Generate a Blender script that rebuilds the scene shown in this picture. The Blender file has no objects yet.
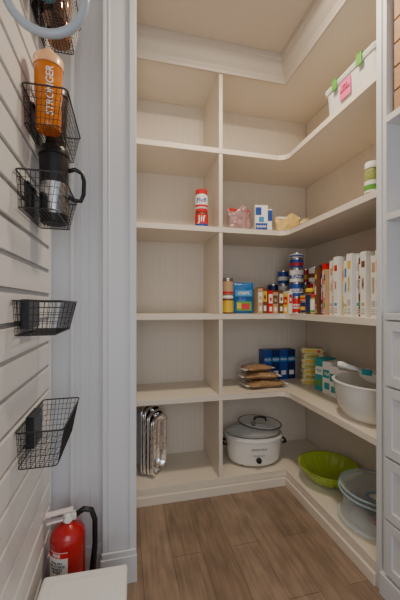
import bpy, bmesh, math, random
from mathutils import Vector, Matrix
random.seed(7)
scn = bpy.context.scene
COL = scn.collection

# ------------------------------------------------------------------ materials
MATS = {}
def mat(name, color, rough=0.5, metal=0.0, trans=0.0, bump=0.0, bscale=60, var=0.04, vscale=8, alpha=1.0, ior=1.45, coat=0.0, emit=0.0):
    if name in MATS: return MATS[name]
    m = bpy.data.materials.new(name); m.use_nodes = True
    nt = m.node_tree; b = nt.nodes['Principled BSDF']
    b.inputs['Roughness'].default_value = rough
    b.inputs['Metallic'].default_value = metal
    b.inputs['Transmission Weight'].default_value = trans
    b.inputs['IOR'].default_value = ior
    b.inputs['Alpha'].default_value = alpha
    b.inputs['Coat Weight'].default_value = coat
    tc = nt.nodes.new('ShaderNodeTexCoord')
    n = nt.nodes.new('ShaderNodeTexNoise'); n.inputs['Scale'].default_value = vscale
    nt.links.new(tc.outputs['Object'], n.inputs['Vector'])
    mx = nt.nodes.new('ShaderNodeMix'); mx.data_type = 'RGBA'
    c = color
    mx.inputs['A'].default_value = (max(0,c[0]*(1-var)), max(0,c[1]*(1-var)), max(0,c[2]*(1-var)), 1)
    mx.inputs['B'].default_value = (min(1,c[0]*(1+var)), min(1,c[1]*(1+var)), min(1,c[2]*(1+var)), 1)
    nt.links.new(n.outputs['Fac'], mx.inputs['Factor'])
    nt.links.new(mx.outputs['Result'], b.inputs['Base Color'])
    if bump > 0:
        n2 = nt.nodes.new('ShaderNodeTexNoise'); n2.inputs['Scale'].default_value = bscale
        nt.links.new(tc.outputs['Object'], n2.inputs['Vector'])
        bp = nt.nodes.new('ShaderNodeBump'); bp.inputs['Strength'].default_value = bump; bp.inputs['Distance'].default_value = 0.004
        nt.links.new(n2.outputs['Fac'], bp.inputs['Height'])
        nt.links.new(bp.outputs['Normal'], b.inputs['Normal'])
    if emit > 0:
        b.inputs['Emission Color'].default_value = (*color, 1); b.inputs['Emission Strength'].default_value = emit
    MATS[name] = m
    return m

CREAM = mat('cream_paint', (0.77, 0.69, 0.585), 0.45, bump=0.03, var=0.02, vscale=3)
WHITE = mat('cool_white_paint', (0.70, 0.71, 0.73), 0.4, bump=0.03, var=0.02, vscale=3)
SLAT  = mat('slatwall_laminate', (0.75, 0.725, 0.70), 0.35, var=0.02, vscale=3)
GROOVE= mat('groove_metal', (0.42, 0.41, 0.40), 0.35, metal=0.7)
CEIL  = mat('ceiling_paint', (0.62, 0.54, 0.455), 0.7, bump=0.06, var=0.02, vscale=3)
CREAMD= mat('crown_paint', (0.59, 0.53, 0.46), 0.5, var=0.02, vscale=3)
WIRE  = mat('dark_wire', (0.045, 0.045, 0.05), 0.35, metal=0.6)
BLACK = mat('black_plastic', (0.012, 0.012, 0.014), 0.3)
STEEL = mat('steel', (0.6, 0.6, 0.62), 0.25, metal=1.0)
FOIL  = mat('aluminium_foil', (0.88, 0.88, 0.88), 0.16, metal=1.0, bump=0.8, bscale=28)
CLEAR = mat('clear_plastic', (0.88, 0.93, 0.94), 0.05, alpha=0.2, coat=0.6)
CLOUD = mat('cloudy_plastic', (0.88, 0.9, 0.87), 0.35, trans=0.3, ior=1.15, alpha=0.85)
GLASS = mat('clear_glass', (0.85, 0.88, 0.88), 0.03, alpha=0.22, coat=0.8)
GREEN = mat('green_plastic', (0.45, 0.62, 0.03), 0.08, alpha=0.66, coat=0.8)
PWHITE= mat('white_plastic', (0.84, 0.84, 0.82), 0.3)
PRINTW= mat('print_white', (0.85, 0.84, 0.8), 0.5)
RED   = mat('print_red', (0.62, 0.015, 0.02), 0.35)
BLUE  = mat('print_blue', (0.02, 0.07, 0.35), 0.4)
PBLUE = mat('pouch_blue', (0.02, 0.16, 0.45), 0.3)
NAVY  = mat('print_navy', (0.01, 0.025, 0.12), 0.4)
SKYB  = mat('print_sky_blue', (0.05, 0.28, 0.6), 0.4)
TEAL  = mat('print_teal', (0.02, 0.35, 0.38), 0.4)
YEL   = mat('print_yellow', (0.75, 0.5, 0.04), 0.4)
OLIVE = mat('print_olive', (0.45, 0.42, 0.08), 0.5)
BROWN = mat('print_brown', (0.18, 0.07, 0.03), 0.5)
TAN   = mat('tan_board', (0.55, 0.36, 0.2), 0.6)
PINK  = mat('print_pink', (0.85, 0.12, 0.3), 0.5)
GREY  = mat('print_grey', (0.5, 0.48, 0.45), 0.5)
ORANGE= mat('orange_plastic', (0.95, 0.3, 0.02), 0.1, trans=0.35, ior=1.15, coat=0.8, alpha=0.9)
GRN   = mat('print_green', (0.12, 0.35, 0.05), 0.5)
PASTA = mat('whole_wheat_pasta', (0.36, 0.22, 0.11), 0.25, bump=0.9, bscale=120, var=0.5, vscale=60, coat=0.8)
WOODB = mat('wooden_crate_wood', (0.38, 0.22, 0.11), 0.6, bump=0.3, var=0.2, vscale=20)
CERAM = mat('ivory_enamel', (0.86, 0.84, 0.79), 0.15, coat=0.5)
EXRED = mat('extinguisher_red', (0.45, 0.008, 0.012), 0.2, coat=0.6)

def floor_mat():
    m = bpy.data.materials.new('wood_look_tile'); m.use_nodes = True
    nt = m.node_tree; b = nt.nodes['Principled BSDF']; b.inputs['Roughness'].default_value = 0.42
    tc = nt.nodes.new('ShaderNodeTexCoord')
    rm = nt.nodes.new('ShaderNodeMapping'); rm.inputs['Rotation'].default_value = (0, 0, math.radians(90)); rm.inputs['Location'].default_value = (0.3, 0.07, 0)
    nt.links.new(tc.outputs['Object'], rm.inputs['Vector'])
    br = nt.nodes.new('ShaderNodeTexBrick')
    br.offset = 0.37; br.inputs['Scale'].default_value = 1.0
    br.inputs['Brick Width'].default_value = 0.9; br.inputs['Row Height'].default_value = 0.15
    br.inputs['Mortar Size'].default_value = 0.0018; br.inputs['Bias'].default_value = 0.0
    br.inputs['Color1'].default_value = (0.25, 0.172, 0.118, 1)
    br.inputs['Color2'].default_value = (0.34, 0.243, 0.172, 1)
    br.inputs['Mortar'].default_value = (0.16, 0.115, 0.085, 1)
    nt.links.new(rm.outputs['Vector'], br.inputs['Vector'])
    def layer(scale, sc, lo, hi, p0, p1, src):
        mp = nt.nodes.new('ShaderNodeMapping'); mp.inputs['Scale'].default_value = scale
        nt.links.new(rm.outputs['Vector'], mp.inputs['Vector'])
        n = nt.nodes.new('ShaderNodeTexNoise'); n.inputs['Scale'].default_value = sc; n.inputs['Detail'].default_value = 8
        nt.links.new(mp.outputs['Vector'], n.inputs['Vector'])
        cr = nt.nodes.new('ShaderNodeValToRGB')
        cr.color_ramp.elements[0].position = p0; cr.color_ramp.elements[0].color = (lo, lo, lo*0.99, 1)
        cr.color_ramp.elements[1].position = p1; cr.color_ramp.elements[1].color = (hi, hi, hi, 1)
        nt.links.new(n.outputs['Fac'], cr.inputs['Fac'])
        mx = nt.nodes.new('ShaderNodeMix'); mx.data_type = 'RGBA'; mx.blend_type = 'MULTIPLY'; mx.inputs['Factor'].default_value = 1
        nt.links.new(src, mx.inputs['A']); nt.links.new(cr.outputs['Color'], mx.inputs['B'])
        return mx.outputs['Result']
    c = layer((2.5, 26, 1), 2.0, 0.76, 1.12, 0.3, 0.7, br.outputs['Color'])
    c = layer((3, 6, 1), 2.2, 0.82, 1.14, 0.35, 0.65, c)
    nt.links.new(c, b.inputs['Base Color'])
    bp = nt.nodes.new('ShaderNodeBump'); bp.inputs['Strength'].default_value = 0.25; bp.inputs['Distance'].default_value = 0.002; bp.invert = True
    nt.links.new(br.outputs['Fac'], bp.inputs['Height']); nt.links.new(bp.outputs['Normal'], b.inputs['Normal'])
    return m
FLOOR = floor_mat()

# ------------------------------------------------------------------ helpers
def finish(bm, name, m, parent=None, smooth=False, loc=None, rot=None):
    bmesh.ops.recalc_face_normals(bm, faces=bm.faces[:])
    me = bpy.data.meshes.new(name); bm.to_mesh(me); bm.free()
    me.materials.append(m)
    if smooth:
        for p in me.polygons: p.use_smooth = True
    o = bpy.data.objects.new(name, me); COL.objects.link(o)
    if parent is not None: o.parent = parent
    if loc: o.location = loc
    if rot: o.rotation_euler = rot
    return o

def thing(name, label, cat, loc=(0,0,0), rz=0, group=None, rx=0, ry=0):
    e = bpy.data.objects.new(name, None); e.empty_display_size = 0.05
    COL.objects.link(e); e.location = loc; e.rotation_euler = (rx, ry, rz)
    e['label'] = label; e['category'] = cat
    if group: e['group'] = group
    return e

def add_box(bm, x0, x1, y0, y1, z0, z1, bev=0.0, seg=2):
    v = [bm.verts.new((x, y, z)) for x in (x0, x1) for y in (y0, y1) for z in (z0, z1)]
    idx = [(0,1,3,2),(4,6,7,5),(0,4,5,1),(2,3,7,6),(0,2,6,4),(1,5,7,3)]
    fs = [bm.faces.new([v[i] for i in f]) for f in idx]
    if bev > 0:
        es = list({e for f in fs for e in f.edges})
        bmesh.ops.bevel(bm, geom=es, offset=bev, segments=seg, affect='EDGES', profile=0.6)

def box(name, x0, x1, y0, y1, z0, z1, m, parent=None, bev=0.0, seg=2):
    bm = bmesh.new(); add_box(bm, x0, x1, y0, y1, z0, z1, bev, seg)
    return finish(bm, name, m, parent)

def structure(o):
    o['kind'] = 'structure'; return o

def prism(name, poly, z0, z1, m, parent=None, bev=0.0):
    bm = bmesh.new()
    a = [bm.verts.new((x, y, z0)) for x, y in poly]; b = [bm.verts.new((x, y, z1)) for x, y in poly]
    bm.faces.new(a[::-1]); bm.faces.new(b)
    n = len(poly)
    for i in range(n): bm.faces.new((a[i], a[(i+1)%n], b[(i+1)%n], b[i]))
    if bev > 0: bmesh.ops.bevel(bm, geom=bm.edges[:], offset=bev, segments=2, affect='EDGES', profile=0.6)
    return finish(bm, name, m, parent)

def add_lathe(bm, prof, seg=32, cx=0, cy=0, sx=1, sy=1):
    rings = []
    for r, z in prof:
        if r < 1e-6: rings.append([bm.verts.new((cx, cy, z))])
        else: rings.append([bm.verts.new((cx+sx*r*math.cos(2*math.pi*i/seg), cy+sy*r*math.sin(2*math.pi*i/seg), z)) for i in range(seg)])
    for a, b in zip(rings, rings[1:]):
        for i in range(seg):
            j = (i+1) % seg
            if len(a) == 1 and len(b) == 1: continue
            if len(a) == 1: bm.faces.new((a[0], b[i], b[j]))
            elif len(b) == 1: bm.faces.new((a[i], a[j], b[0]))
            else: bm.faces.new((a[i], a[j], b[j], b[i]))

def lathe(name, prof, m, parent=None, seg=32, sx=1, sy=1, loc=None, rot=None, smooth=True):
    bm = bmesh.new(); add_lathe(bm, prof, seg, 0, 0, sx, sy)
    o = finish(bm, name, m, parent, smooth, loc, rot)
    if smooth:
        try: o.data.set_sharp_from_angle(angle=math.radians(40))
        except Exception: pass
    return o

def add_tube(bm, pts, r, seg=8, closed=False):
    pts = [Vector(p) for p in pts]; n = len(pts); rings = []
    up = Vector((0, 0, 1)); prev = None
    for i, p in enumerate(pts):
        if closed: t = pts[(i+1)%n]-pts[i-1]
        else: t = pts[min(i+1, n-1)]-pts[max(i-1, 0)]
        t.normalize()
        if prev is None:
            a = t.cross(up)
            if a.length < 0.1: a = t.cross(Vector((1, 0, 0)))
            a.normalize()
        else:
            a = prev - t*prev.dot(t)
            if a.length < 1e-4: a = t.cross(up)
            a.normalize()
        prev = a; b = t.cross(a)
        rr = r[i] if isinstance(r, (list, tuple)) else r
        rings.append([bm.verts.new(p+rr*(math.cos(2*math.pi*k/seg)*a+math.sin(2*math.pi*k/seg)*b)) for k in range(seg)])
    rng = range(n) if closed else range(n-1)
    for i in rng:
        A, B = rings[i], rings[(i+1)%n]
        for k in range(seg):
            bm.faces.new((A[k], A[(k+1)%seg], B[(k+1)%seg], B[k]))
    if not closed:
        bm.faces.new(rings[0][::-1]); bm.faces.new(rings[-1])

def tube(name, pts, r, m, parent=None, seg=8, closed=False):
    bm = bmesh.new(); add_tube(bm, pts, r, seg, closed)
    return finish(bm, name, m, parent, True)

def text(body, size, m, parent, bend=None, vertical=False, loc=(0,0,0), rz=0, name='lettering', sx=1.0, bold=0.0):
    cu = bpy.data.curves.new('t', 'FONT'); cu.body = body; cu.size = size; cu.extrude = 0.0004
    cu.align_x = 'CENTER'; cu.align_y = 'CENTER'; cu.offset = bold; cu.resolution_u = 3
    o = bpy.data.objects.new('t', cu); COL.objects.link(o)
    dg = bpy.context.evaluated_depsgraph_get(); dg.update()
    me = bpy.data.meshes.new_from_object(o.evaluated_get(dg))
    bpy.data.objects.remove(o); bpy.data.curves.remove(cu)
    for v in me.vertices:
        x, y, z = v.co; x *= sx
        if vertical: x, y = -y, x
        if bend:
            a = x/bend; rr = bend+z+0.0008
            v.co = (rr*math.sin(a), -rr*math.cos(a), y)
        else: v.co = (x, -z-0.0006, y)
    me.materials.clear(); me.materials.append(m)
    q = bpy.data.objects.new(name, me); COL.objects.link(q); q.parent = parent; q.location = loc; q.rotation_euler = (0, 0, rz)
    return q

def patch_curved(name, r, a0, a1, z0, z1, m, parent, seg=14):
    bm = bmesh.new(); A = []; B = []
    for i in range(seg+1):
        a = a0+(a1-a0)*i/seg
        A.append(bm.verts.new((r*math.sin(a), -r*math.cos(a), z0))); B.append(bm.verts.new((r*math.sin(a), -r*math.cos(a), z1)))
    for i in range(seg): bm.faces.new((A[i], A[i+1], B[i+1], B[i]))
    return finish(bm, name, m, parent, True)

def beadboard(name, axis, t0, t1, z0, z1, d, sgn, m, parent=None, pitch=0.045, dep=0.0014):
    pts = [(t0, 0)]; t = t0+pitch*0.6
    while t < t1-0.01:
        pts += [(t-0.004, 0), (t-0.001, dep), (t+0.001, dep), (t+0.004, 0)]; t += pitch
    pts.append((t1, 0))
    bm = bmesh.new(); A = []; B = []
    for t, dd in pts:
        p = (t, d+sgn*dd) if axis == 'x' else (d+sgn*dd, t)
        A.append(bm.verts.new((p[0], p[1], z0))); B.append(bm.verts.new((p[0], p[1], z1)))
    for i in range(len(pts)-1): bm.faces.new((A[i], A[i+1], B[i+1], B[i]))
    p = [(t0, d+sgn*0.008), (t1, d+sgn*0.008)] if axis == 'x' else [(d+sgn*0.008, t0), (d+sgn*0.008, t1)]
    v = [bm.verts.new((p[0][0], p[0][1], z0)), bm.verts.new((p[1][0], p[1][1], z0)), bm.verts.new((p[1][0], p[1][1], z1)), bm.verts.new((p[0][0], p[0][1], z1))]
    bm.faces.new(v)
    bm.faces.new((A[0], B[0], v[3], v[0])); bm.faces.new((A[-1], B[-1], v[2], v[1]))
    bm.faces.new(A+[v[1], v[0]]); bm.faces.new(B+[v[2], v[3]])
    return finish(bm, name, m, parent)

# ------------------------------------------------------------------ dimensions
XL, XR = -0.335, 1.52
YB = 2.40
FY, FX = 1.97, 1.087
LX = 0.050
DX = 0.615
YE = 1.165
ZC = 2.92
S1, S2, S3, S4, S5 = 2.285, 1.765, 1.19, 0.655, 0.105
TH = 0.034

# ------------------------------------------------------------------ room
structure(box('floor', -0.45, 1.65, -0.9, 2.5, -0.05, 0, FLOOR))
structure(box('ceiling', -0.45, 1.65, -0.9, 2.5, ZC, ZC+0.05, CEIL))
structure(box('wall_back', -0.45, 1.65, YB, YB+0.1, 0, ZC, CREAM))
structure(box('wall_left', XL-0.1, XL, -0.9, YB, 0, ZC, WHITE))
structure(box('wall_right', XR, XR+0.1, 0.0, YB, 0, ZC, CREAM))
structure(box('wall_return', XL, LX-0.022, 1.512, YB, 0, ZC, WHITE))
structure(beadboard('trim_1', 'x', -0.225, -0.098, 0.16, ZC, 1.496, 1, WHITE, pitch=0.042, dep=0.002))
bm = bmesh.new()
add_box(bm, -0.098, LX, 1.455, 1.512, 0, ZC, 0.003)
add_box(bm, -0.098, -0.082, 1.447, 1.456, 0.14, ZC, 0.003)
add_box(bm, -0.074, -0.068, 1.450, 1.456, 0.14, ZC, 0.002)
add_box(bm, 0.018, LX, 1.447, 1.456, 0.14, ZC, 0.003)
structure(finish(bm, 'trim_2', WHITE))
structure(box('trim_3', -0.238, -0.222, 1.485, 1.512, 0.16, ZC, WHITE, bev=0.004))
bm = bmesh.new()
add_box(bm, XL, -0.1, 1.474, 1.51, 0, 0.13, 0.002); add_box(bm, XL, -0.1, 1.482, 1.51, 0.13, 0.16, 0.004)
structure(finish(bm, 'baseboard_left', WHITE))
bm = bmesh.new()
add_box(bm, -0.106, LX+0.002, 1.436, 1.452, 0, 0.12, 0.002); add_box(bm, -0.102, LX, 1.441, 1.452, 0.12, 0.145, 0.004)
structure(finish(bm, 'baseboard_pilaster', WHITE))
bm = bmesh.new()
prof = [(0.0, 2.775), (0.012, 2.775), (0.016, 2.79), (0.022, 2.80), (0.026, 2.81), (0.045, 2.83), (0.06, 2.86), (0.066, 2.885), (0.078, 2.89), (0.082, 2.905), (0.082, 2.92), (0.0, 2.92)]
rows = []
for d, z in prof:
    rows.append([bm.verts.new((LX, FY-d, z)), bm.verts.new((FX-d, FY-d, z)), bm.verts.new((FX-d, 0.3, z))])
for a, b in zip(rows, rows[1:]+rows[:1]):
    for i in range(2): bm.faces.new((a[i], a[i+1], b[i+1], b[i]))
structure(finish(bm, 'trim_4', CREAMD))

# ------------------------------------------------------------------ slat wall
sw = thing('slatwall_panel', 'white slatwall panel with horizontal metal grooves holding wire baskets', 'slatwall', (XL, 0, 0))
bm = bmesh.new(); bg_ = bmesh.new()
pitch = 0.100
prof = []; zz = 0.0
prof.append((0.001, 0.0))
while zz+pitch < ZC:
    prof += [(0.020, zz+0.001), (0.020, zz+pitch-0.018), (0.018, zz+pitch-0.016), (0.004, zz+pitch-0.015), (0.004, zz+pitch-0.001), (0.018, zz+pitch)]
    add_box(bg_, 0.0042, 0.013, -0.6, 1.454, zz+pitch-0.0148, zz+pitch-0.0015)
    zz += pitch
prof += [(0.02, zz+0.002), (0.02, ZC-0.004), (0.001, ZC-0.004)]
A = [bm.verts.new((x, -0.6, z)) for x, z in prof]; B = [bm.verts.new((x, 1.455, z)) for x, z in prof]
for i in range(len(prof)-1): bm.faces.new((A[i], A[i+1], B[i+1], B[i]))
bm.faces.new((A[-1], A[0], B[0], B[-1])); bm.faces.new(A); bm.faces.new(B)
finish(bm, 'grooved_board', SLAT, sw)
finish(bg_, 'groove_inserts', GROOVE, sw)
box('edge_trim', 0.001, 0.024, 1.4555, 1.468, 0.165, ZC-0.004, WHITE, sw, bev=0.002)
SX = XL+0.021

# ------------------------------------------------------------------ shelving unit
su = thing('shelving_unit', 'cream built-in L-shaped pantry shelving with beadboard backs', 'shelving', (0, 0, 0))
box('side_panel', LX-0.02, LX, 1.514, YB-0.012, 0, ZC-0.15, WHITE, su, bev=0.001)
beadboard('back_panel', 'x', LX+0.001, XR-0.012, 0.0, 2.80, YB-0.01, 1, CREAM, su, dep=0.0014)
beadboard('back_panel', 'y', YE, YB-0.012, 0.0, 2.80, XR-0.01, 1, CREAM, su, dep=0.0014)
W1 = YB-0.011; W2 = XR-0.011
def shelf_poly(ch=0.055):
    return [(LX+0.001, W1), (LX+0.001, FY), (FX-ch, FY), (FX-ch*0.3, FY-ch*0.3), (FX, FY-ch), (FX, YE+0.001), (W2, YE+0.001), (W2, W1)]
for h in (S1, S2, S3, S4):
    prism('shelf', shelf_poly(), h-TH, h, CREAM, su, bev=0.002)
prism('shelf', shelf_poly(0.01), S5-0.03, S5, CREAM, su, bev=0.002)
prism('top_panel', shelf_poly(0.01), 2.80, 2.82, CREAM, su)
prism('plinth', [(LX+0.001, W1), (LX+0.001, FY+0.004), (FX+0.004, FY+0.004), (FX+0.004, YE+0.001), (W2, YE+0.001), (W2, W1)], 0, S5-0.031, CREAM, su)
bm = bmesh.new()
add_box(bm, LX+0.001, FX+0.003, FY-0.012, FY+0.003, 0, 0.055, 0.003); add_box(bm, FX-0.012, FX+0.003, YE+0.001, FY-0.013, 0, 0.055, 0.003)
finish(bm, 'plinth_moulding', CREAM, su)
for a, b in ((S5, S4-TH), (S4, S3-TH), (S3, S2-TH), (S2, S1-TH), (S1, 2.80)):
    box('divider', DX-0.012, DX+0.012, FY+0.002, W1, a+0.0005, b-0.0005, CREAM, su, bev=0.001)
box('end_panel', FX-0.002, XR-0.001, YE-0.028, YE, 0, ZC-0.15, WHITE, su, bev=0.002)

# ------------------------------------------------------------------ drawer cabinet
dc = thing('drawer_cabinet', 'tall white cabinet with open shelves above panelled drawers', 'cabinet', (0, 0, 0))
CW = mat('cabinet_white_paint', (0.66, 0.67, 0.69), 0.4, bump=0.03, var=0.02, vscale=3)
y0, y1 = 0.45, YE-0.029
bm = bmesh.new()
add_box(bm, FX+0.008, XR-0.001, y0+0.02, y1-0.02, 0.0, 1.185)
add_box(bm, FX+0.004, XR-0.001, y1-0.02, y1, 0, 2.775, 0.002)
add_box(bm, FX-0.004, XR-0.001, y0, y0+0.02, 0, 2.775, 0.002)
add_box(bm, XR-0.02, XR-0.001, y0+0.02, y1-0.02, 1.185, 2.775)
add_box(bm, FX-0.004, XR-0.02, y0+0.02, y1-0.02, 2.74, 2.775)
finish(bm, 'body', CW, dc)
box('worktop', FX-0.012, XR-0.021, y0+0.02, y1-0.021, 1.187, 1.215, CW, dc, bev=0.003)
for h in (1.64, 2.06):
    box('shelf', FX+0.002, XR-0.021, y0+0.021, y1-0.021, h-0.028, h, CW, dc, bev=0.002)
box('plinth_board', FX-0.016, FX+0.007, y0+0.02, y1, 0, 0.095, CW, dc, bev=0.003)
for (a, b) in ((0.11, 0.335), (0.345, 0.60), (0.61, 0.90), (0.91, 1.18)):
    bm = bmesh.new()
    ya, yb = y0+0.025, y1-0.023
    add_box(bm, FX-0.004, FX+0.0075, ya, yb, a, b, 0.001)
    add_box(bm, FX-0.012, FX-0.0035, ya, ya+0.04, a, b, 0.002); add_box(bm, FX-0.012, FX-0.0035, yb-0.04, yb, a, b, 0.002)
    add_box(bm, FX-0.012, FX-0.0035, ya+0.04, yb-0.04, a, a+0.04, 0.002); add_box(bm, FX-0.012, FX-0.0035, ya+0.04, yb-0.04, b-0.04, b, 0.002)
    dr = finish(bm, 'drawer', CW, dc)
    kn = lathe('knob', [(0, 0.0), (0.007, 0.0), (0.006, 0.012), (0.014, 0.018), (0.015, 0.024), (0.009, 0.029), (0, 0.03)], STEEL, dr, 20, loc=(FX-0.004, (ya+yb)/2, (a+b)/2), rot=(0, -math.pi/2, 0))
wc = thing('wooden_crate', 'brown wooden slatted crate on the cabinet shelf', 'crate', (1.275, 0.91, 2.0605))
bm = bmesh.new()
for k in range(5):
    za, zb = 0.005+k*0.1, 0.097+k*0.1
    add_box(bm, -0.16, -0.148, -0.18, 0.19, za, zb, 0.002); add_box(bm, 0.148, 0.16, -0.18, 0.19, za, zb, 0.002)
    add_box(bm, -0.148, 0.148, -0.18, -0.168, za, zb, 0.002); add_box(bm, -0.148, 0.148, 0.178, 0.19, za, zb, 0.002)
finish(bm, 'slats', WOODB, wc)
bm = bmesh.new()
add_box(bm, -0.147, 0.147, -0.167, 0.177, 0, 0.01)
for sx in (-0.136, 0.136):
    for sy in (-0.156, 0.166): add_box(bm, sx-0.011, sx+0.011, sy-0.011, sy+0.011, 0.01, 0.49)
finish(bm, 'base', WOODB, wc)

# ------------------------------------------------------------------ wire baskets
def basket(ztop, depth, ya, yb, out, label, dense=0.014, bracket=0.1, taper=0.022, bx=0.0035):
    cy = (ya+yb)/2
    t = thing('wire_basket', label, 'wire basket', (SX, cy, ztop-depth), group='wire baskets on the slatwall')
    L = (yb-ya)/2
    bm = bmesh.new()
    def ring(s):
        k = taper*(1-s); x0, x1, a, b = 0.004, out-k, -L+k, L-k
        r = 0.012; pts = []
        for cx, cyy, a0 in ((x1-r, b-r, 0), (x0+r, b-r, 90), (x0+r, a+r, 180), (x1-r, a+r, 270)):
            for q in range(0, 91, 30):
                an = math.radians(a0+q); pts.append((cx+r*math.cos(an), cyy+r*math.sin(an), s*depth))
        return pts
    add_tube(bm, ring(1.0), 0.0026, 6, True)
    add_tube(bm, ring(0.0), 0.0018, 6, True)
    finish(bm, 'rim', WIRE, t, True)
    bm = bmesh.new(); wr = 0.0009
    n = max(3, int(depth/0.018))
    for i in range(1, n): add_tube(bm, ring(i/n), wr, 4, True)
    ny = int(2*L/dense)
    for i in range(1, ny):
        y = -L+2*L*i/ny
        yb_ = y*(L-taper)/L
        add_tube(bm, [(0.004, y, depth), (0.004, yb_, 0), (out-taper, yb_, 0), (out, y, depth)], wr, 4)
    nx = int(out/dense)
    for i in range(1, nx):
        x = 0.004+(out-0.004)*i/nx; xb = 0.004+(out-taper-0.004)*i/nx
        add_tube(bm, [(x, -L, depth), (xb, -L+taper, 0), (xb, L-taper, 0), (x, L, depth)], wr, 4)
    finish(bm, 'wire_mesh', WIRE, t, False)
    bm = bmesh.new()
    add_box(bm, 0.0005, bx, -bracket/2, bracket/2, depth*0.15, depth+0.004, 0.001)
    add_box(bm, 0.0005, max(0.012, bx), -bracket/2, bracket/2, depth+0.0005, depth+0.006, 0.001)
    finish(bm, 'mounting_bracket', WIRE, t)
    return t
basket(2.39, 0.12, 1.07, 1.38, 0.135, 'black wire basket high on the slatwall holding water bottles')
basket(1.935, 0.11, 1.06, 1.37, 0.135, 'black wire basket holding an orange shaker bottle')
basket(1.645, 0.105, 1.00, 1.31, 0.13, 'black wire basket holding a black travel mug')
basket(1.262, 0.10, 0.97, 1.28, 0.135, 'empty black wire basket with a dark mounting bracket', bracket=0.12, bx=0.025)
basket(0.878, 0.115, 1.00, 1.335, 0.135, 'empty deep black wire basket low on the slatwall', bracket=0.10, bx=0.025)

def bottle(loc, label, body_m, cap_m, s=1.0, txt=None, rz=0, lab_m=None):
    t = thing('water_bottle', label, 'bottle', loc, rz)
    r = 0.043*s; h = 0.2*s
    lathe('bottle_body', [(0, 0), (r*0.82, 0), (r*0.88, 0.006), (r*0.9, h*0.35), (r*0.86, h*0.42), (r*0.96, h*0.55), (r, h*0.9), (r, h), (r*0.94, h+0.002), (0, h+0.002)], body_m, t, 32)
    lathe('cap', [(0, h+0.003), (r*1.05, h+0.003), (r*1.06, h+0.03*s), (r*0.95, h+0.036*s), (r*0.5, h+0.04*s), (r*0.42, h+0.058*s), (r*0.36, h+0.062*s), (0, h+0.062*s)], cap_m, t, 32)
    if txt:
        text(txt, 0.031, lab_m, t, bend=r*1.0, vertical=True, loc=(0, 0, h*0.55), rz=0, bold=0.0003)
    return t
bottle((SX+0.066, 1.13, 1.829), 'orange translucent shaker bottle with white lettering and pale lid', ORANGE, mat('peach_cap', (0.9, 0.5, 0.25), 0.25, coat=0.5), 1.02, 'STRONGER', 0.3, mat('lettering_white', (0.95, 0.95, 0.93), 0.5))
BRNB = mat('amber_bottle', (0.5, 0.2, 0.08), 0.08, metal=0.9, coat=1.0)
DBRZ = mat('dark_bronze', (0.16, 0.08, 0.05), 0.1, metal=0.9, coat=1.0)
BLUB = mat('pale_blue_bottle', (0.2, 0.42, 0.52), 0.15, trans=0.5)
bottle((SX+0.064, 1.31, 2.272), 'shiny copper water bottle in the highest wire basket', BRNB, BLACK, 1.15)
bottle((SX+0.064, 1.21, 2.272), 'shiny dark bronze water bottle in the highest wire basket', DBRZ, BLACK, 1.05)
bottle((SX+0.062, 1.12, 2.272), 'pale blue water bottle in the highest wire basket', BLUB, BLACK, 0.8)
bottle((SX+0.062, 1.265, 1.829), 'dark smoky shaker bottle behind the orange one', mat('smoke_bottle', (0.05, 0.03, 0.025), 0.2), BLACK, 0.95)
tm = thing('travel_mug', 'black and steel travel mug with loop handle in a basket', 'mug', (SX+0.064, 1.225, 1.544), 0.2)
lathe('mug_body', [(0, 0), (0.042, 0), (0.046, 0.004), (0.048, 0.10), (0.05, 0.24), (0, 0.24)], BLACK, tm)
lathe('steel_band', [(0.0475, 0.03), (0.0490, 0.03), (0.0503, 0.14), (0.0485, 0.14)], STEEL, tm)
lathe('lid', [(0, 0.241), (0.053, 0.241), (0.053, 0.26), (0.046, 0.272), (0.02, 0.278), (0, 0.278)], BLACK, tm)
tube('handle', [(0.047, 0, 0.20), (0.07, 0, 0.21), (0.095, 0, 0.20), (0.102, 0, 0.17), (0.1, 0, 0.12), (0.09, 0, 0.095), (0.07, 0, 0.095), (0.047, 0, 0.105)], 0.008, BLACK, tm, 10)
rh = thing('hanging_strap_ring', 'pale grey plastic ring hanging from a slatwall hook', 'ring', (-0.205, 0.90, 2.085))
PBL = mat('pale_grey_plastic', (0.42, 0.47, 0.53), 0.25)
pts = [(0.1*math.cos(a), 0, 0.115*math.sin(a)) for a in [math.radians(i) for i in range(0, 360, 12)]]
tube('ring', pts, 0.0115, PBL, rh, 12, True)
tube('hook', [(SX+0.205+0.001, 0, 0.12), (-0.05, 0, 0.099), (0.0, 0, 0.100), (0.02, 0, 0.106), (0.025, 0, 0.125)], 0.003, STEEL, rh, 8)

# ------------------------------------------------------------------ fire extinguisher
fe = thing('fire_extinguisher', 'dark red fire extinguisher with white label and black hose', 'fire extinguisher', (-0.228, 1.372, 0), 0.2)
Q = 0.068
lathe('cylinder_body', [(0, 0.0), (0.05, 0.0), (Q-0.005, 0.006), (Q, 0.02), (Q, 0.305), (Q-0.004, 0.328), (Q-0.018, 0.348), (0.028, 0.358), (0.02, 0.366), (0, 0.366)], EXRED, fe, 40)
patch_curved('label_sticker', Q+0.0006, -1.35, -0.05, 0.12, 0.285, PRINTW, fe)
patch_curved('label_stripe', Q+0.001, -1.35, -0.05, 0.262, 0.283, RED, fe)
text('FIRE', 0.018, PRINTW, fe, bend=Q+0.0012, loc=(0, 0, 0.2725), rz=-0.7, bold=0.0005)
text('PULL PIN\nAIM AT BASE\nSQUEEZE\nSWEEP', 0.012, BLACK, fe, bend=Q+0.0012, loc=(0, 0, 0.225), rz=-0.7)
SILV = mat('head_silver', (0.75, 0.72, 0.7), 0.35, metal=0.3)
bm = bmesh.new()
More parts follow.
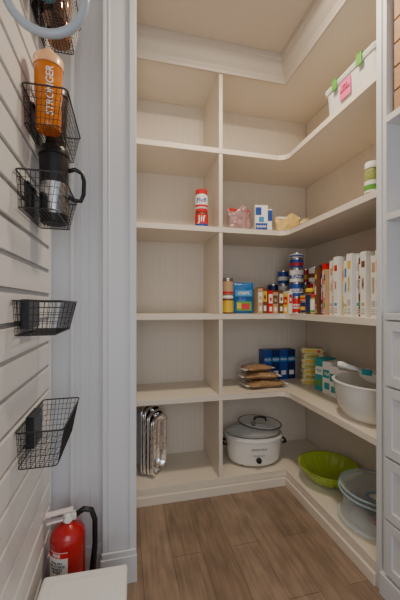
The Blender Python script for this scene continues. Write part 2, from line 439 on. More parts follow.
add_lathe(bm, [(0, 0.3665), (0.019, 0.3665), (0.02, 0.394), (0.014, 0.402), (0, 0.402)], 20)
add_box(bm, -0.015, 0.032, -0.014, 0.014, 0.37, 0.394, 0.003)
finish(bm, 'valve_head', SILV, fe)
bm = bmesh.new()
add_box(bm, -0.085, 0.02, -0.011, 0.011, 0.4025, 0.414, 0.003); add_box(bm, -0.08, -0.018, -0.011, 0.011, 0.373, 0.382, 0.003)
finish(bm, 'squeeze_lever', mat('lever_enamel', (0.8, 0.68, 0.66), 0.3), fe)
lathe('pressure_gauge', [(0, 0), (0.014, 0), (0.014, 0.01), (0, 0.01)], PRINTW, fe, 20, loc=(0, -0.0145, 0.382), rot=(math.pi/2, 0, 0))
tube('hose', [(0.03, 0, 0.382), (0.06, -0.005, 0.40), (0.09, -0.01, 0.392), (0.104, -0.012, 0.35), (0.105, -0.012, 0.25), (0.098, -0.012, 0.17), (0.094, -0.012, 0.10)], [0.011]*5+[0.013, 0.015], BLACK, fe, 12)

# ------------------------------------------------------------------ white lidded bin
wb = thing('storage_bin', 'white plastic lidded bin with rounded top on the floor', 'bin', (-0.142, 1.05, 0), -0.03)
bm = bmesh.new(); add_box(bm, -0.137, 0.137, -0.155, 0.155, 0, 0.245, 0.02, 3)
finish(bm, 'bin_body', PWHITE, wb)
bm = bmesh.new(); add_box(bm, -0.147, 0.147, -0.165, 0.165, 0.246, 0.277, 0.015, 4); add_box(bm, -0.11, 0.11, -0.125, 0.125, 0.276, 0.281, 0.002)
finish(bm, 'bin_lid', PWHITE, wb)

# ------------------------------------------------------------------ grocery makers
def jar(name, label, loc, r, h, body_m, lid_m, lab_m=None, txt=None, txt_m=None, ts=0.03, group=None, rz=0, lidh=0.02, bold=0.0008, stripe=None, tsx=1.0):
    t = thing(name, label, 'jar', loc, rz, group)
    hb = h-lidh
    lathe('jar_body', [(0, 0), (r*0.9, 0), (r, 0.005), (r, hb*0.88), (r*0.88, hb*0.97), (r*0.85, hb), (0, hb)], body_m, t)
    lathe('lid', [(0, hb+0.0005), (r*0.95, hb+0.0005), (r*0.96, h-0.002), (r*0.92, h), (0, h)], lid_m, t)
    if lab_m: lathe('label_band', [(r+0.0004, hb*0.1), (r+0.0008, hb*0.1), (r+0.0008, hb*0.86), (r+0.0004, hb*0.86)], lab_m, t)
    if stripe: lathe('label_stripe', [(r+0.001, hb*0.12), (r+0.0014, hb*0.12), (r+0.0014, hb*0.26), (r+0.001, hb*0.26)], stripe, t)
    if txt: text(txt, ts, txt_m, t, bend=r+0.001, loc=(0, 0, hb*0.55), bold=bold, sx=tsx)
    return t
def can(label, loc, r, h, lab_m, band_m=None, group='stacked food cans', rz=0, txt=None, txt_m=None, ts=0.025):
    t = thing('food_can', label, 'can', loc, rz, group)
    lathe('can_body', [(0, 0.002), (r*0.93, 0.002), (r*0.95, 0), (r, 0.001), (r, 0.004), (r*0.98, 0.007), (r*0.98, h-0.007), (r, h-0.004), (r, h-0.001), (r*0.95, h), (r*0.93, h-0.003), (0, h-0.003)], STEEL, t)
    lathe('paper_label', [(r*0.982, 0.008), (r*0.99, 0.008), (r*0.99, h-0.008), (r*0.982, h-0.008)], lab_m, t)
    if band_m: lathe('label_band', [(r*0.991, h*0.3), (r*0.995, h*0.3), (r*0.995, h*0.58), (r*0.991, h*0.58)], band_m, t)
    if txt: text(txt, ts, txt_m, t, bend=r*0.998, loc=(0, 0, h*0.44), bold=0.0006)
    return t
def carton(name, label, loc, w, d, h, m, panels=(), txts=(), group=None, rz=0, cat='box'):
    t = thing(name, label, cat, loc, rz, group)
    box('carton_body', -w/2, w/2, -d/2, d/2, 0, h, m, t, bev=0.0012)
    bm = bmesh.new(); add_box(bm, -w/2+0.002, w/2-0.002, -d/2+0.002, 0.0, h, h+0.0008)
    add_box(bm, -w/2+0.002, w/2-0.002, 0.001, d/2-0.002, h, h+0.0006)
    finish(bm, 'top_flap', m, t)
    for k, (x0, x1, z0, z1, pm) in enumerate(panels):
        e = 0.0006+0.0003*k
        box('printed_panel', x0*w-w/2, x1*w-w/2, -d/2-e, -d/2, z0*h, z1*h, pm, t)
    for (b, s, tm_, zx, zz, vert) in txts:
        text(b, s, tm_, t, vertical=vert, loc=(zx*w-w/2, -d/2-0.0014, zz*h), bold=0.0005)
    return t

# S2 left
jar('spread_jar', 'squat jar with red label and red lid on a shelf', (0.505, 2.06, S2), 0.044, 0.13, BROWN, RED, RED, 'Jif', PRINTW, 0.058, 'stacked jars', lidh=0.022, rz=-0.24, bold=0.0008, stripe=BLUE, tsx=1.1)
jar('spread_jar', 'white marshmallow spread jar with red lid stacked on another jar', (0.505, 2.06, S2+0.1305), 0.042, 0.13, PRINTW, RED, PRINTW, 'Fluff', BLUE, 0.040, 'stacked jars', lidh=0.03, rz=-0.24, bold=0.0006, stripe=RED)

def pouch(name, label, loc, w, d, h, m, rz=0, cat='bag', seam=None, group=None, crinkle=0.006, lean=0):
    t = thing(name, label, cat, loc, rz, group, rx=lean)
    bm = bmesh.new(); nu, nv = 18, 12; F = []; B = []
    for i in range(nu+1):
        fr = []; br = []
        for j in range(nv+1):
            u = i/nu; v = j/nv
            bul = (math.sin(math.pi*u)**0.5)*((1-v)**0.4 if v > 0.0 else 1)
            e = 0.0 if (i in (0, nu) or j == nv) else 1.0
            k = random.uniform(-1, 1)*crinkle*e
            x = -w/2+w*u + ((0.06*w*math.sin(v*5+1))*(v) if crinkle > 0.003 else 0)
            z = h*v*(1-(0.18*math.sin(u*7)*v if crinkle > 0.003 else 0))
            fr.append(bm.verts.new((x, -d/2*bul*e+k, z))); br.append(bm.verts.new((x, d/2*bul*e+k+0.0008, z)))
        F.append(fr); B.append(br)
    for i in range(nu):
        for j in range(nv):
            bm.faces.new((F[i][j], F[i+1][j], F[i+1][j+1], F[i][j+1])); bm.faces.new((B[i][j], B[i][j+1], B[i+1][j+1], B[i+1][j]))
    for i in range(nu):
        bm.faces.new((F[i][0], B[i][0], B[i+1][0], F[i+1][0])); bm.faces.new((F[i][nv], F[i+1][nv], B[i+1][nv], B[i][nv]))
    for j in range(nv):
        bm.faces.new((F[0][j], F[0][j+1], B[0][j+1], B[0][j])); bm.faces.new((F[nu][j], B[nu][j], B[nu][j+1], F[nu][j+1]))
    finish(bm, 'bag_body', m, t, True)
    if seam:
        box('seal_strip', -w/2*0.9, w/2*0.9, -0.003, 0.003, h*0.86, h*0.97, seam, t, bev=0.001)
    return t
PINKB = mat('pink_clear_bag', (0.75, 0.42, 0.42), 0.2, trans=0.5, var=0.6, vscale=30)
pouch('candy_bag', 'crinkled pink and clear plastic bag', (0.785, 2.075, S2), 0.18, 0.07, 0.165, PINKB, 0.1, seam=RED, crinkle=0.01)
carton('sugar_carton', 'white and blue cardboard carton beside the pink bag', (0.935, 2.055, S2), 0.09, 0.06, 0.185, PRINTW, panels=((0.04, 0.96, 0.05, 0.32, BLUE), (0.04, 0.5, 0.62, 0.92, BLUE), (0.3, 0.7, 0.36, 0.56, SKYB)), txts=(('SUGAR', 0.022, PRINTW, 0.5, 0.19, False),), rz=-0.2)
carton('sugar_carton', 'slim blue and white carton standing next to its twin', (1.01, 2.085, S2), 0.035, 0.07, 0.17, PRINTW, panels=((0, 1, 0.5, 0.95, BLUE),), rz=-0.2)
pouch('snack_packet', 'small orange and yellow foil bag slumped on the shelf', (1.175, 2.09, S2), 0.19, 0.06, 0.14, mat('orange_yellow_packet', (0.8, 0.5, 0.18), 0.3, var=0.5, vscale=22), -0.15, seam=PRINTW)
pouch('snack_packet', 'small white and gold foil packet in the shelf corner', (1.31, 2.12, S2), 0.17, 0.05, 0.125, mat('gold_packet', (0.7, 0.55, 0.3), 0.3, var=0.5, vscale=30), -0.35, seam=RED)
jar('spice_jar', 'spice jar with pale lid, green and white label', (1.15, 1.262, S2), 0.032, 0.165, mat('herb_contents', (0.3, 0.34, 0.1), 0.4, var=0.5, vscale=80), PRINTW, None, None, lidh=0.03)
sj = bpy.data.objects['spice_jar']
lathe('label_band', [(0.0325, 0.02), (0.033, 0.02), (0.033, 0.075), (0.0325, 0.075)], PRINTW, sj)
lathe('label_stripe', [(0.0333, 0.03), (0.0337, 0.03), (0.0337, 0.055), (0.0333, 0.055)], GRN, sj)

# S1 storage container
sc = thing('storage_container', 'clear plastic storage box with green latches and pink note', 'storage box', (1.262, 1.385, S1))
bm = bmesh.new()
def rr(bm, hx, hy, z, r=0.03):
    out = []
    for cx, cy, a0 in ((hx-r, hy-r, 0), (-hx+r, hy-r, 90), (-hx+r, -hy+r, 180), (hx-r, -hy+r, 270)):
        for q in range(0, 91, 18):
            a = math.radians(a0+q); out.append(bm.verts.new((cx+r*math.cos(a), cy+r*math.sin(a), z)))
    return out
def loft(bm, rings, cap0=True, cap1=True):
    for a, b in zip(rings, rings[1:]):
        n = len(a)
        for i in range(n): bm.faces.new((a[i], a[(i+1)%n], b[(i+1)%n], b[i]))
    if cap0: bm.faces.new(rings[0][::-1])
    if cap1: bm.faces.new(rings[-1])
loft(bm, [rr(bm, 0.125, 0.17, 0.0), rr(bm, 0.135, 0.18, 0.006), rr(bm, 0.142, 0.187, 0.15), rr(bm, 0.15, 0.195, 0.152), rr(bm, 0.15, 0.195, 0.16), rr(bm, 0.138, 0.183, 0.16), rr(bm, 0.13, 0.175, 0.012)])
finish(bm, 'box_body', CLOUD, sc)
bm = bmesh.new()
loft(bm, [rr(bm, 0.152, 0.197, 0.161), rr(bm, 0.153, 0.198, 0.175), rr(bm, 0.14, 0.185, 0.18), rr(bm, 0.12, 0.165, 0.176)])
finish(bm, 'box_lid', CLOUD, sc)
for ya in (0.075, -0.11):
    bm = bmesh.new()
    add_box(bm, -0.162, -0.1535, ya, ya+0.035, 0.13, 0.183, 0.003); add_box(bm, -0.162, -0.14, ya, ya+0.035, 0.183, 0.188, 0.002)
    finish(bm, 'latch', GRN, sc)
box('sticky_note', -0.148, -0.145, -0.02, 0.06, 0.05, 0.14, PINK, sc)
text('DRY\nGOODS', 0.02, BLACK, sc, loc=(-0.1487, 0.02, 0.1), rz=-math.pi/2)

# ------------------------------------------------------------------ S3 row
jar('sauce_jar', 'glass jar with yellow label and pale lid', (0.695, 2.07, S3), 0.04, 0.125, BROWN, PRINTW, YEL, group='sauce jars')
jar('sauce_jar', 'glass jar with red label stacked on another jar', (0.695, 2.07, S3+0.1265), 0.039, 0.12, mat('tan_sauce', (0.5, 0.3, 0.15), 0.3), STEEL, TAN, group='sauce jars', stripe=RED)
jar('sauce_jar', 'glass jar with tan contents against the back', (0.70, 2.20, S3), 0.04, 0.2, TAN, PRINTW, TEAL, group='sauce jars')
jar('sauce_jar', 'glass jar with green label and pale lid', (0.76, 2.28, S3), 0.04, 0.24, OLIVE, PRINTW, GRN, group='sauce jars')
pouch('snack_pouch', 'blue printed stand-up snack pouch with food picture', (0.815, 2.09, S3), 0.15, 0.06, 0.22, PBLUE, -0.2, seam=NAVY, crinkle=0.002)
sp = bpy.data.objects['snack_pouch']
box('printed_panel', -0.06, 0.06, -0.0345, -0.033, 0.12, 0.165, SKYB, sp)
box('printed_panel', -0.05, 0.055, -0.0365, -0.035, 0.02, 0.085, GRN, sp)
box('printed_panel', -0.012, 0.04, -0.0385, -0.037, 0.03, 0.07, RED, sp)
box('printed_panel', -0.045, -0.018, -0.0385, -0.037, 0.035, 0.075, YEL, sp)
text('CRISPS', 0.027, PRINTW, sp, loc=(0, -0.0352, 0.142), bold=0.0008)
xs = 0.90
for i, (w, h, m, pm, lb) in enumerate(((0.038, 0.175, TAN, PRINTW, 'slim tan carton with white panel'), (0.04, 0.185, BROWN, YEL, 'brown carton with yellow panel'), (0.038, 0.16, RED, PRINTW, 'slim red carton with white panel'), (0.045, 0.15, TAN, BROWN, 'tan carton with brown panel'), (0.036, 0.165, BROWN, PRINTW, 'slim brown carton with white panel'), (0.04, 0.14, YEL, RED, 'yellow carton with red panel'), (0.03, 0.16, PRINTW, RED, 'slim white carton with red panel'))):
    carton('baking_mix_box', lb+' in a row', (xs+w/2, 2.08+0.01*(i % 2), S3), w-0.002, 0.12, h, m, panels=((0.1, 0.9, 0.45, 0.85, pm), (0.25, 0.75, 0.1, 0.3, PRINTW), (0.3, 0.7, 0.55, 0.7, m)), group='row of small boxes')
    xs += w
def stack(x, y, specs, r):
    z = S3
    for (h, m, bm_, lb, tx, tmm) in specs:
        can(lb, (x, y, z), r, h, m, bm_, rz=-0.5+random.uniform(-0.15, 0.15), txt=tx, txt_m=tmm, ts=r*0.6); z += h+0.0005
stack(1.222, 2.06, ((0.115, RED, PRINTW, 'large red and white food can at the stack base', 'BEANS', RED), (0.105, BLUE, PRINTW, 'blue food can with white band', 'SOUP', BLUE), (0.10, PRINTW, BLUE, 'white food can with blue band', 'TUNA', PRINTW), (0.075, BLUE, RED, 'short blue food can with red band', None, None), (0.04, PRINTW, BLUE, 'flat white food can atop the stack', None, None)), 0.05)
stack(1.325, 1.99, ((0.11, BROWN, YEL, 'brown food can with yellow band', None, None), (0.11, RED, PRINTW, 'red food can with white band', None, None), (0.11, PRINTW, BROWN, 'white food can with brown band', None, None)), 0.040)
stack(1.215, 1.93, ((0.085, NAVY, YEL, 'navy food can with yellow band', None, None), (0.045, YEL, RED, 'flat yellow food can with red band', None, None)), 0.036)
stack(1.30, 1.90, ((0.11, OLIVE, PRINTW, 'olive food can with white band', None, None), (0.11, PRINTW, RED, 'white food can with red band', None, None)), 0.038)
stack(1.41, 1.99, ((0.11, TAN, PRINTW, 'tan food can with white band', None, None), (0.11, PRINTW, BLUE, 'white food can with a blue band', None, None), (0.13, BROWN, RED, 'tall brown food can with red band', None, None)), 0.042)
stack(1.34, 2.13, ((0.11, NAVY, PRINTW, 'navy food can near the back', None, None), (0.11, TAN, YEL, 'tan food can stacked near the back', None, None), (0.11, RED, YEL, 'red food can stacked near the back', None, None)), 0.042)
stack(1.13, 2.25, ((0.11, PRINTW, RED, 'white food can by the back panel', None, None), (0.11, NAVY, RED, 'navy food can by the back panel', None, None)), 0.042)
stack(1.235, 2.28, ((0.11, OLIVE, PRINTW, 'olive food can by the back panel', None, None), (0.11, PRINTW, GRN, 'white and green food can by the back panel', None, None), (0.11, BLUE, PRINTW, 'blue food can by the back panel', None, None)), 0.042)
jar('sauce_jar', 'tall dark jar with gold lid beside stacked cans', (1.20, 1.842, S3), 0.036, 0.17, BROWN, YEL, NAVY, group='sauce jars', lidh=0.025)
jar('sauce_jar', 'red sauce jar with white lid beside cans', (1.30, 1.81, S3), 0.036, 0.21, RED, PRINTW, PRINTW, group='sauce jars', stripe=RED)
jar('sauce_jar', 'small olive jar with red lid beside cans', (1.185, 1.765, S3), 0.034, 0.13, OLIVE, RED, PRINTW, group='sauce jars', stripe=GRN)
yy = 1.727
cer = [(0.026, 0.29, BROWN, YEL, 'dark brown'), (0.03, 0.25, NAVY, PRINTW, 'dark navy'), (0.028, 0.31, RED, PRINTW, 'red and white'), (0.024, 0.27, TAN, BROWN, 'tan and brown'), (0.04, 0.32, PRINTW, TAN, 'white and tan'), (0.026, 0.29, TAN, PRINTW, 'tan and white'), (0.042, 0.33, PRINTW, RED, 'white with red print'), (0.026, 0.28, YEL, RED, 'yellow and red'), (0.036, 0.30, PRINTW, SKYB, 'white with pale blue print'), (0.042, 0.33, PRINTW, YEL, 'white with yellow print'), (0.03, 0.325, PRINTW, GREY, 'white with grey print'), (0.026, 0.30, BROWN, PRINTW, 'brown with white print'), (0.04, 0.325, PRINTW, BROWN, 'white with brown print'), (0.04, 0.30, PRINTW, TAN, 'white with tan print'), (0.036, 0.32, PRINTW, PINK, 'white with pink print'), (0.036, 0.325, PRINTW, GREY, 'white and grey')]
for i, (w, h, m, pm, lb) in enumerate(cer):
    ps = [(0.2, 0.8, 0.76-0.03*(i % 3), 0.86+0.03*(i % 2), pm), (0.15, 0.85, 0.04, 0.07, GREY), (0.15, 0.85, 0.085, 0.10, GREY), (0.15, 0.85, 0.115, 0.13, GREY), (0.25, 0.75, 0.17, 0.17+0.05*(1+i % 2), (TAN, GREY, SKYB, GRN)[i % 4])]
    carton('cereal_box', lb+' cardboard cereal box with its spine outward', (1.25+0.012*((i*5) % 3), yy-w/2, S3), w-0.002, 0.2, h, m, panels=ps,
           txts=(((('CEREAL', 'CRACKERS', 'OATS', 'GRANOLA')[i % 4]), 0.016, (pm if m == PRINTW else PRINTW), 0.5, 0.52, True),), group='row of cereal boxes', rz=-math.pi/2)
    yy -= w+0.001

# ------------------------------------------------------------------ S4
xs = 1.10
for i in range(4):
    carton('pasta_box', 'dark blue cardboard pasta box standing upright', (xs, 2.325, S4), 0.068, 0.09, 0.235, NAVY if i % 2 else BLUE, panels=((0.08, 0.92, 0.6, 0.76, SKYB), (0.2, 0.8, 0.15, 0.3, PRINTW)), txts=(('PASTA', 0.02, PRINTW, 0.5, 0.68, False),), group='blue pasta boxes'); xs += 0.0695
YP = mat('yellow_noodle_pack', (0.72, 0.64, 0.3), 0.35, var=0.3, vscale=30)
for i in range(7):
    t = thing('noodle_packet', 'flat yellow noodle packet in a stack', 'packet', (1.385+0.006*(i % 2), 2.11, S4+i*0.0385), -0.6+0.12*(i % 3), 'stack of noodle packets')
    bm = bmesh.new(); add_box(bm, -0.075, 0.075, -0.05, 0.05, 0, 0.038, 0.005, 2)
    finish(bm, 'packet_body', YP, t, False)
    box('crimped_end', -0.086, -0.0735, -0.045, 0.045, 0.018, 0.021, PRINTW, t)
    box('crimped_end', 0.0735, 0.086, -0.045, 0.045, 0.018, 0.021, PRINTW, t)
    box('printed_panel', -0.055, 0.03, -0.0515, -0.049, 0.010, 0.028, OLIVE if i % 2 else YEL, t)
    box('printed_panel', 0.035, 0.06, -0.0515, -0.049, 0.010, 0.028, RED if i % 3 == 0 else PRINTW, t)
for i, (x, y, m, pm, lb) in enumerate(((1.37, 1.93, TEAL, PRINTW, 'teal and white'), (1.37, 1.845, PRINTW, TEAL, 'white and teal'), (1.36, 1.76, PRINTW, TEAL, 'white with teal panel'), (1.37, 1.68, PRINTW, GRN, 'white with green panel'))):
    carton('tea_box', lb+' cardboard box standing on the shelf', (x, y, S4), 0.072, 0.12, 0.225-0.012*i, m, panels=((0.05, 0.95, 0.5, 0.75, pm), (0.2, 0.8, 0.15, 0.35, TEAL if m != TEAL else GRN)), txts=(('TEA', 0.024, m, 0.5, 0.62, False),), rz=-math.pi/2+0.25, group='teal and white boxes')
def bagflat(loc, rz, label, w=0.26, hgt=0.045):
    t = thing('pasta_bag', label, 'bag', loc, rz, 'bags of brown pasta')
    bm = bmesh.new(); nu, nv = 24, 14; T = []; B = []
    for i in range(nu+1):
        a = []; b = []
        for j in range(nv+1):
            u = i/nu; v = j/nv; e = 0 if i in (0, nu) or j in (0, nv) else 1
            bb = (math.sin(math.pi*u)*math.sin(math.pi*v))**0.35*e if e else 0
            wv = 1+0.08*math.sin(u*9+v*5)
            a.append(bm.verts.new((-w/2+w*u, (-0.075+0.15*v)*wv, hgt*0.4+hgt*0.55*bb+random.uniform(-.005, .004)*e)))
            b.append(bm.verts.new((-w/2+w*u, (-0.075+0.15*v)*wv, hgt*0.37-hgt*0.37*bb)))
        T.append(a); B.append(b)
    for i in range(nu):
        for j in range(nv):
            bm.faces.new((T[i][j], T[i+1][j], T[i+1][j+1], T[i][j+1])); bm.faces.new((B[i][j], B[i][j+1], B[i+1][j+1], B[i+1][j]))
    bmesh.ops.remove_doubles(bm, verts=bm.verts[:], dist=0.0014)
    finish(bm, 'bag_body', PASTA, t, True)
    box('seal_strip', -w/2-0.025, -w/2+0.005, -0.065, 0.065, hgt*0.36, hgt*0.42, CLOUD, t); box('seal_strip', w/2-0.005, w/2+0.025, -0.065, 0.065, hgt*0.36, hgt*0.42, CLOUD, t)
    return t
bagflat((0.985, 2.11, S4), 0.06, 'clear bag of brown whole wheat pasta lying flat', 0.28, 0.062)
bagflat((0.955, 2.125, S4+0.0597), -0.1, 'clear bag of brown pasta lying on another bag', 0.25, 0.06)
bagflat((0.93, 2.13, S4+0.1175), 0.15, 'clear bag of brown pasta topping the pile', 0.2, 0.05)

def bowl(name, label, loc, r, h, m, th=0.004, foot=0.5, rim=0.006, cat='bowl', seg=56, rim_m=None):
    t = thing(name, label, cat, loc)
    prof = [(0, 0.0), (r*foot, 0.0)]
    N = 10
    for i in range(1, N+1):
        a = i/N; prof.append((r*(foot+(1-foot)*math.sin(a*math.pi/2)), h*(1-math.cos(a*math.pi/2)) if a < 1 else h))
    prof += [(r-th, h+0.001)]
    for i in range(N-1, 0, -1):
        a = i/N; prof.append((r*(foot+(1-foot)*math.sin(a*math.pi/2))-th, h*(1-math.cos(a*math.pi/2))+th))
    prof += [(r*foot-th, th), (0, th)]
    lathe('bowl_shell', prof, m, t, seg)
    lathe('rim', [(r-th, h+0.0015), (r+rim, h-0.001), (r+rim+0.001, h+0.004), (r-th, h+0.006), (r-th, h+0.0015)], rim_m or m, t, seg)
    return t
MILK = mat('milky_plastic', (0.94, 0.93, 0.86), 0.25, alpha=0.62, coat=0.4)
bowl('mixing_bowl', 'wide milky translucent plastic mixing bowl holding kitchen tools', (1.285, 1.385, S4), 0.203, 0.19, MILK, foot=0.6, rim=0.008, rim_m=PWHITE)
cl = thing('colander', 'white plastic colander with long handle resting in the bowl', 'colander', (1.30, 1.385, S4+0.18), 2.75, ry=-0.16)
lathe('colander_cup', [(0, 0.0), (0.06, 0.003), (0.09, 0.02), (0.105, 0.05), (0.112, 0.051), (0.112, 0.055), (0.102, 0.054), (0.087, 0.024), (0.058, 0.007), (0, 0.004)], PWHITE, cl, 40)
tube('colander_handle', [(0.105, 0, 0.053), (0.13, 0, 0.057), (0.165, 0, 0.062), (0.20, 0, 0.066), (0.215, 0, 0.066)], [0.01, 0.012, 0.014, 0.016, 0.012], PWHITE, cl, 12)
box('paper_tag', 0.07, 0.12, 0.085, 0.088, 0.045, 0.075, TEAL, cl, bev=0.001)

# ------------------------------------------------------------------ slow cooker
sk = thing('slow_cooker', 'oval white slow cooker with glass lid and black knobs', 'slow cooker', (0.925, 2.155, S5), -0.15)
A_, B_ = 0.208, 0.15
DST = mat('dark_steel', (0.16, 0.16, 0.17), 0.3, metal=0.8)
lathe('cooker_body', [(0, 0.01), (0.78, 0.01), (0.86, 0.018), (0.93, 0.04), (0.98, 0.12), (1.0, 0.182), (1.03, 0.186), (1.03, 0.198), (0.94, 0.200), (0.92, 0.19), (0.85, 0.05), (0, 0.045)], CERAM, sk, 56, sx=A_, sy=B_)
for sx in (-1, 1):
    for sy in (-1, 1):
        lathe('foot', [(0, 0), (0.012, 0), (0.013, 0.0098), (0, 0.0098)], BLACK, sk, 14, loc=(sx*0.1, sy*0.07, 0))
lathe('stoneware_rim', [(0.90, 0.201), (0.935, 0.2015), (0.975, 0.202), (0.975, 0.21), (0.93, 0.212), (0.90, 0.208)], PWHITE, sk, 56, sx=A_, sy=B_)
lathe('glass_lid', [(0.925, 0.213), (0.955, 0.213), (0.955, 0.217), (0.85, 0.229), (0.6, 0.243), (0.3, 0.252), (0, 0.254), (0, 0.251), (0.3, 0.249), (0.6, 0.239), (0.85, 0.225)], GLASS, sk, 56, sx=A_, sy=B_)
lathe('lid_rim', [(0.945, 0.2125), (0.985, 0.2125), (0.985, 0.217), (0.945, 0.218)], STEEL, sk, 56, sx=A_, sy=B_)
bm = bmesh.new(); add_lathe(bm, [(0, 0.2545), (0.018, 0.2545), (0.015, 0.26), (0.022, 0.266), (0.024, 0.271), (0.02, 0.275), (0, 0.276)], 24)
finish(bm, 'lid_knob', BLACK, sk, True)
for sx in (-1, 1):
    bm = bmesh.new(); add_tube(bm, [(sx*(A_*0.985), -0.045, 0.14), (sx*(A_+0.022), -0.04, 0.145), (sx*(A_+0.028), 0, 0.147), (sx*(A_+0.022), 0.04, 0.145), (sx*(A_*0.985), 0.045, 0.14)], 0.009, 10)
    finish(bm, 'side_handle', BLACK, sk, True)
bm = bmesh.new(); add_lathe(bm, [(0, 0), (0.02, 0), (0.018, 0.016), (0.015, 0.018), (0, 0.018)], 24)
finish(bm, 'control_knob', BLACK, sk, True, loc=(0, -B_*0.955, 0.065), rot=(math.pi/2, 0, 0))
text('OFF LOW HIGH', 0.011, BLACK, sk, loc=(0, -B_*0.99-0.003, 0.098))
text('CROCK·POT', 0.02, BLACK, sk, loc=(0, -B_*1.0-0.003, 0.14))
pl = thing('pan_lid', 'oval clear glass pan lid with metal rim, dark handle, tilted', 'lid', (0.975, 2.155, S5+0.274), -0.1, rx=0.1, ry=0.10)
lathe('glass_disc', [(0, 0.012), (0.05, 0.011), (0.1, 0.006), (0.118, 0.0), (0.118, 0.003), (0.1, 0.009), (0.05, 0.014), (0, 0.015)], GLASS, pl, 48, sx=1.35)
lathe('metal_rim', [(0.117, -0.003), (0.122, -0.003), (0.123, 0.002), (0.117, 0.004)], DST, pl, 48, sx=1.35)
tube('lid_handle', [(-0.045, 0, 0.014), (-0.04, 0, 0.034), (0, 0, 0.041), (0.04, 0, 0.034), (0.045, 0, 0.014)], 0.008, BLACK, pl, 10)

# ------------------------------------------------------------------ green bowl
cb = thing('serving_bowl', 'large lime green translucent ribbed plastic serving bowl', 'bowl', (1.28, 1.77, S5))
R = 0.188
bm = bmesh.new()
prof = [(0, 0.006), (0.07, 0.006), (0.072, 0), (0.078, 0), (0.088, 0.006), (0.12, 0.026), (0.15, 0.056), (0.17, 0.084), (0.182, 0.108), (R, 0.112), (R, 0.116), (0.179, 0.112), (0.166, 0.089), (0.145, 0.061), (0.117, 0.031), (0.08, 0.012), (0, 0.011)]
seg = 96; rings = []
for r, z in prof:
    if r == 0: rings.append([bm.verts.new((0, 0, z))]); continue
    ring = []
    for i in range(seg):
        k = (0.003 if i % 4 < 2 else -0.001)*(1 if 0.1 < r < 0.175 else 0)
        a = 2*math.pi*i/seg; ring.append(bm.verts.new(((r+k)*math.cos(a), (r+k)*math.sin(a), z)))
    rings.append(ring)
for a, b in zip(rings, rings[1:]):
    for i in range(seg):
        j = (i+1) % seg
        if len(a) == 1: bm.faces.new((a[0], b[i], b[j]))
        elif len(b) == 1: bm.faces.new((a[i], a[j], b[0]))
        else: bm.faces.new((a[i], a[j], b[j], b[i]))
finish(bm, 'bowl_shell', GREEN, cb, True)

# ------------------------------------------------------------------ clear platters
TINT = mat('blue_tinted_plastic', (0.5, 0.72, 0.85), 0.1, alpha=0.6, coat=0.6)
ck = thing('party_platter', 'round clear plastic platter with domed lid', 'platter', (1.29, 1.38, S5), 0)
lathe('platter_base', [(0, 0), (0.13, 0), (0.15, 0.012), (0.182, 0.02), (0.187, 0.02), (0.187, 0.024), (0.178, 0.024), (0.146, 0.016), (0, 0.004)], CLEAR, ck, 56)
lathe('domed_lid', [(0.189, 0.0245), (0.189, 0.03), (0.178, 0.033), (0.168, 0.08), (0.15, 0.095), (0.06, 0.10), (0, 0.10), (0, 0.097), (0.06, 0.097), (0.148, 0.092), (0.165, 0.078), (0.174, 0.03), (0.182, 0.0245)], CLEAR, ck, 56)
lathe('lid_edge', [(0.1895, 0.0245), (0.1925, 0.0245), (0.1925, 0.030), (0.1895, 0.030)], TINT, ck, 56)
lathe('paper_label', [(0, 0.005), (0.04, 0.005), (0.04, 0.0065), (0, 0.0065)], RED, ck, 32)
for i, (dz, s, lb) in enumerate(((0.1005, 1.0, 'clear plastic bowl with pale blue rim stacked on the platter'), (0.122, 0.97, 'clear plastic bowl nested inside another clear bowl'))):
    c2 = thing('clear_bowl', lb, 'bowl', (1.29, 1.385, S5+dz), 0, 'nested clear bowls')
    lathe('bowl_shell', [(0, 0), (0.10*s, 0), (0.12*s, 0.012), (0.165*s, 0.055), (0.178*s, 0.06), (0.178*s, 0.064), (0.162*s, 0.06), (0.117*s, 0.017), (0, 0.005)], CLEAR, c2, 56)
    lathe('rim', [(0.1785*s, 0.058), (0.184*s, 0.058), (0.185*s, 0.064), (0.1785*s, 0.065)], TINT, c2, 56)
    if i == 1:
        lathe('paper_label', [(0, 0.0055), (0.05, 0.0055), (0.05, 0.007), (0, 0.007)], PRINTW, c2, 32)
        lathe('label_ring', [(0.034, 0.0072), (0.05, 0.0072), (0.05, 0.008), (0.034, 0.008)], SKYB, c2, 32)

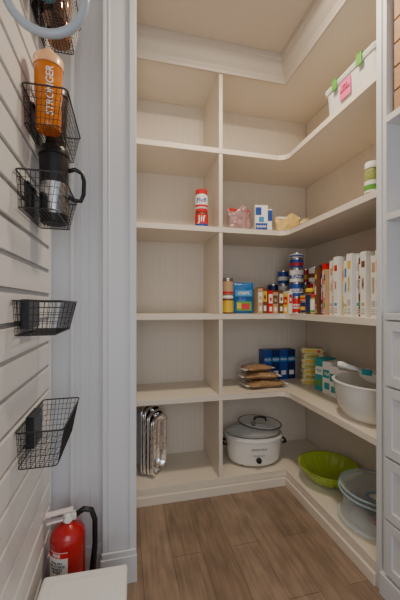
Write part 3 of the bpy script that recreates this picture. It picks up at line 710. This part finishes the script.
# ------------------------------------------------------------------ foil pans on edge
def foil_pan_mesh(hy, hz):
    bm = bmesh.new()
    r = 0.055; dep = 0.06
    def ring(sy, sz, x, w=0.0, r=r):
        out = []; k = 0
        P = []
        for cy, cz, a0 in ((sy-r, sz-r, 0), (-sy+r, sz-r, 90), (-sy+r, -sz+r, 180), (sy-r, -sz+r, 270)):
            for q in range(0, 91, 10):
                a = math.radians(a0+q); P.append((cy+r*math.cos(a), cz+r*math.sin(a)+hz))
        full = []
        for i, p in enumerate(P):
            q = P[(i+1) % len(P)]; d = math.hypot(q[0]-p[0], q[1]-p[1]); n = 12 if d > 0.1 else 1
            for s in range(n): full.append((p[0]+(q[0]-p[0])*s/n, p[1]+(q[1]-p[1])*s/n))
        for (y, z) in full:
            k += 1
            ww = (w if k % 2 else -w)+random.uniform(-1, 1)*w*0.8
            out.append(bm.verts.new((x+ww, y, max(0.0005, z+random.uniform(-0.5, 0.5)*w))))
        return out
    R_ = [ring(hy-0.035, hz-0.035, 0.0), ring(hy-0.028, hz-0.028, 0.006), ring(hy-0.021, hz-0.021, dep*0.5, 0.0012), ring(hy-0.015, hz-0.015, dep, 0.0018), ring(hy-0.002, hz-0.002, dep+0.002, 0.002), ring(hy, hz, dep+0.005, 0.0012), ring(hy-0.001, hz-0.001, dep+0.010, 0.0012), ring(hy-0.008, hz-0.008, dep+0.011), ring(hy-0.017, hz-0.017, dep+0.004, 0.0015), ring(hy-0.024, hz-0.024, dep*0.5+0.003, 0.001), ring(hy-0.03, hz-0.03, 0.009)]
    for a, b in zip(R_, R_[1:]):
        n = len(a)
        for i in range(n): bm.faces.new((a[i], a[(i+1)%n], b[(i+1)%n], b[i]))
    bm.faces.new(R_[0]); bm.faces.new(R_[-1])
    return bm
rzp = -0.68; s = 0
for i in range(7):
    t = thing('foil_pan', 'rectangular crinkled aluminium foil pan nested on its edge', 'foil pan', (0.113+s*math.cos(rzp), 2.22+s*math.sin(rzp), S5), rzp+(-0.02, 0.02, -0.02, 0.03, -0.02, 0.02, 0.0)[i], 'nested foil pans', ry=(0.0, -0.01, 0.01, 0.0, 0.015, 0.01, 0.02)[i])
    finish(foil_pan_mesh(0.097-0.0015*i, (0.232, 0.224, 0.228, 0.212, 0.216, 0.198, 0.202)[i]), 'pan_shell', FOIL, t, True)
    s += (0.013, 0.012, 0.015, 0.012, 0.014, 0.013, 0)[i]

# ------------------------------------------------------------------ ceiling lamp
rl = thing('recessed_light', 'round recessed ceiling downlight', 'light', (0.62, 1.25, ZC-0.02))
lathe('trim_ring', [(0.06, 0.012), (0.085, 0.012), (0.09, 0.0195), (0.06, 0.0195)], PWHITE, rl, 32)
lathe('diffuser', [(0, 0.014), (0.059, 0.014), (0.059, 0.019), (0, 0.019)], mat('lamp_glow', (1.0, 0.85, 0.65), 0.5, emit=6), rl, 32)

def area(name, loc, rot, size, energy, color, sy=None):
    l = bpy.data.lights.new(name, 'AREA'); l.energy = energy; l.color = color; l.size = size
    if sy: l.shape = 'RECTANGLE'; l.size_y = sy
    o = bpy.data.objects.new(name, l); COL.objects.link(o); o.location = loc; o.rotation_euler = rot
    return o
area('ceiling_lamp_light', (0.62, 1.25, ZC-0.03), (0, 0, 0), 0.16, 20, (1.0, 0.83, 0.62))
area('doorway_daylight', (0.1, -0.8, 1.3), (math.radians(82), 0, math.radians(-8)), 1.2, 14, (0.93, 0.96, 1.0), 1.6)

w = bpy.data.worlds.new('World'); scn.world = w; w.use_nodes = True
bg = w.node_tree.nodes['Background']; bg.inputs['Color'].default_value = (0.88, 0.92, 1.0, 1); bg.inputs['Strength'].default_value = 0.47

# ------------------------------------------------------------------ camera
cd = bpy.data.cameras.new('camera'); cd.sensor_width = 36; cd.sensor_fit = 'AUTO'; cd.lens = 312/600*36
cd.shift_y = 5/600; cd.clip_start = 0.02
cam = bpy.data.objects.new('camera', cd); COL.objects.link(cam)
cam.location = (0, 0, 1.25); cam.rotation_euler = (math.radians(90), 0, math.radians(-13.5))
scn.camera = cam
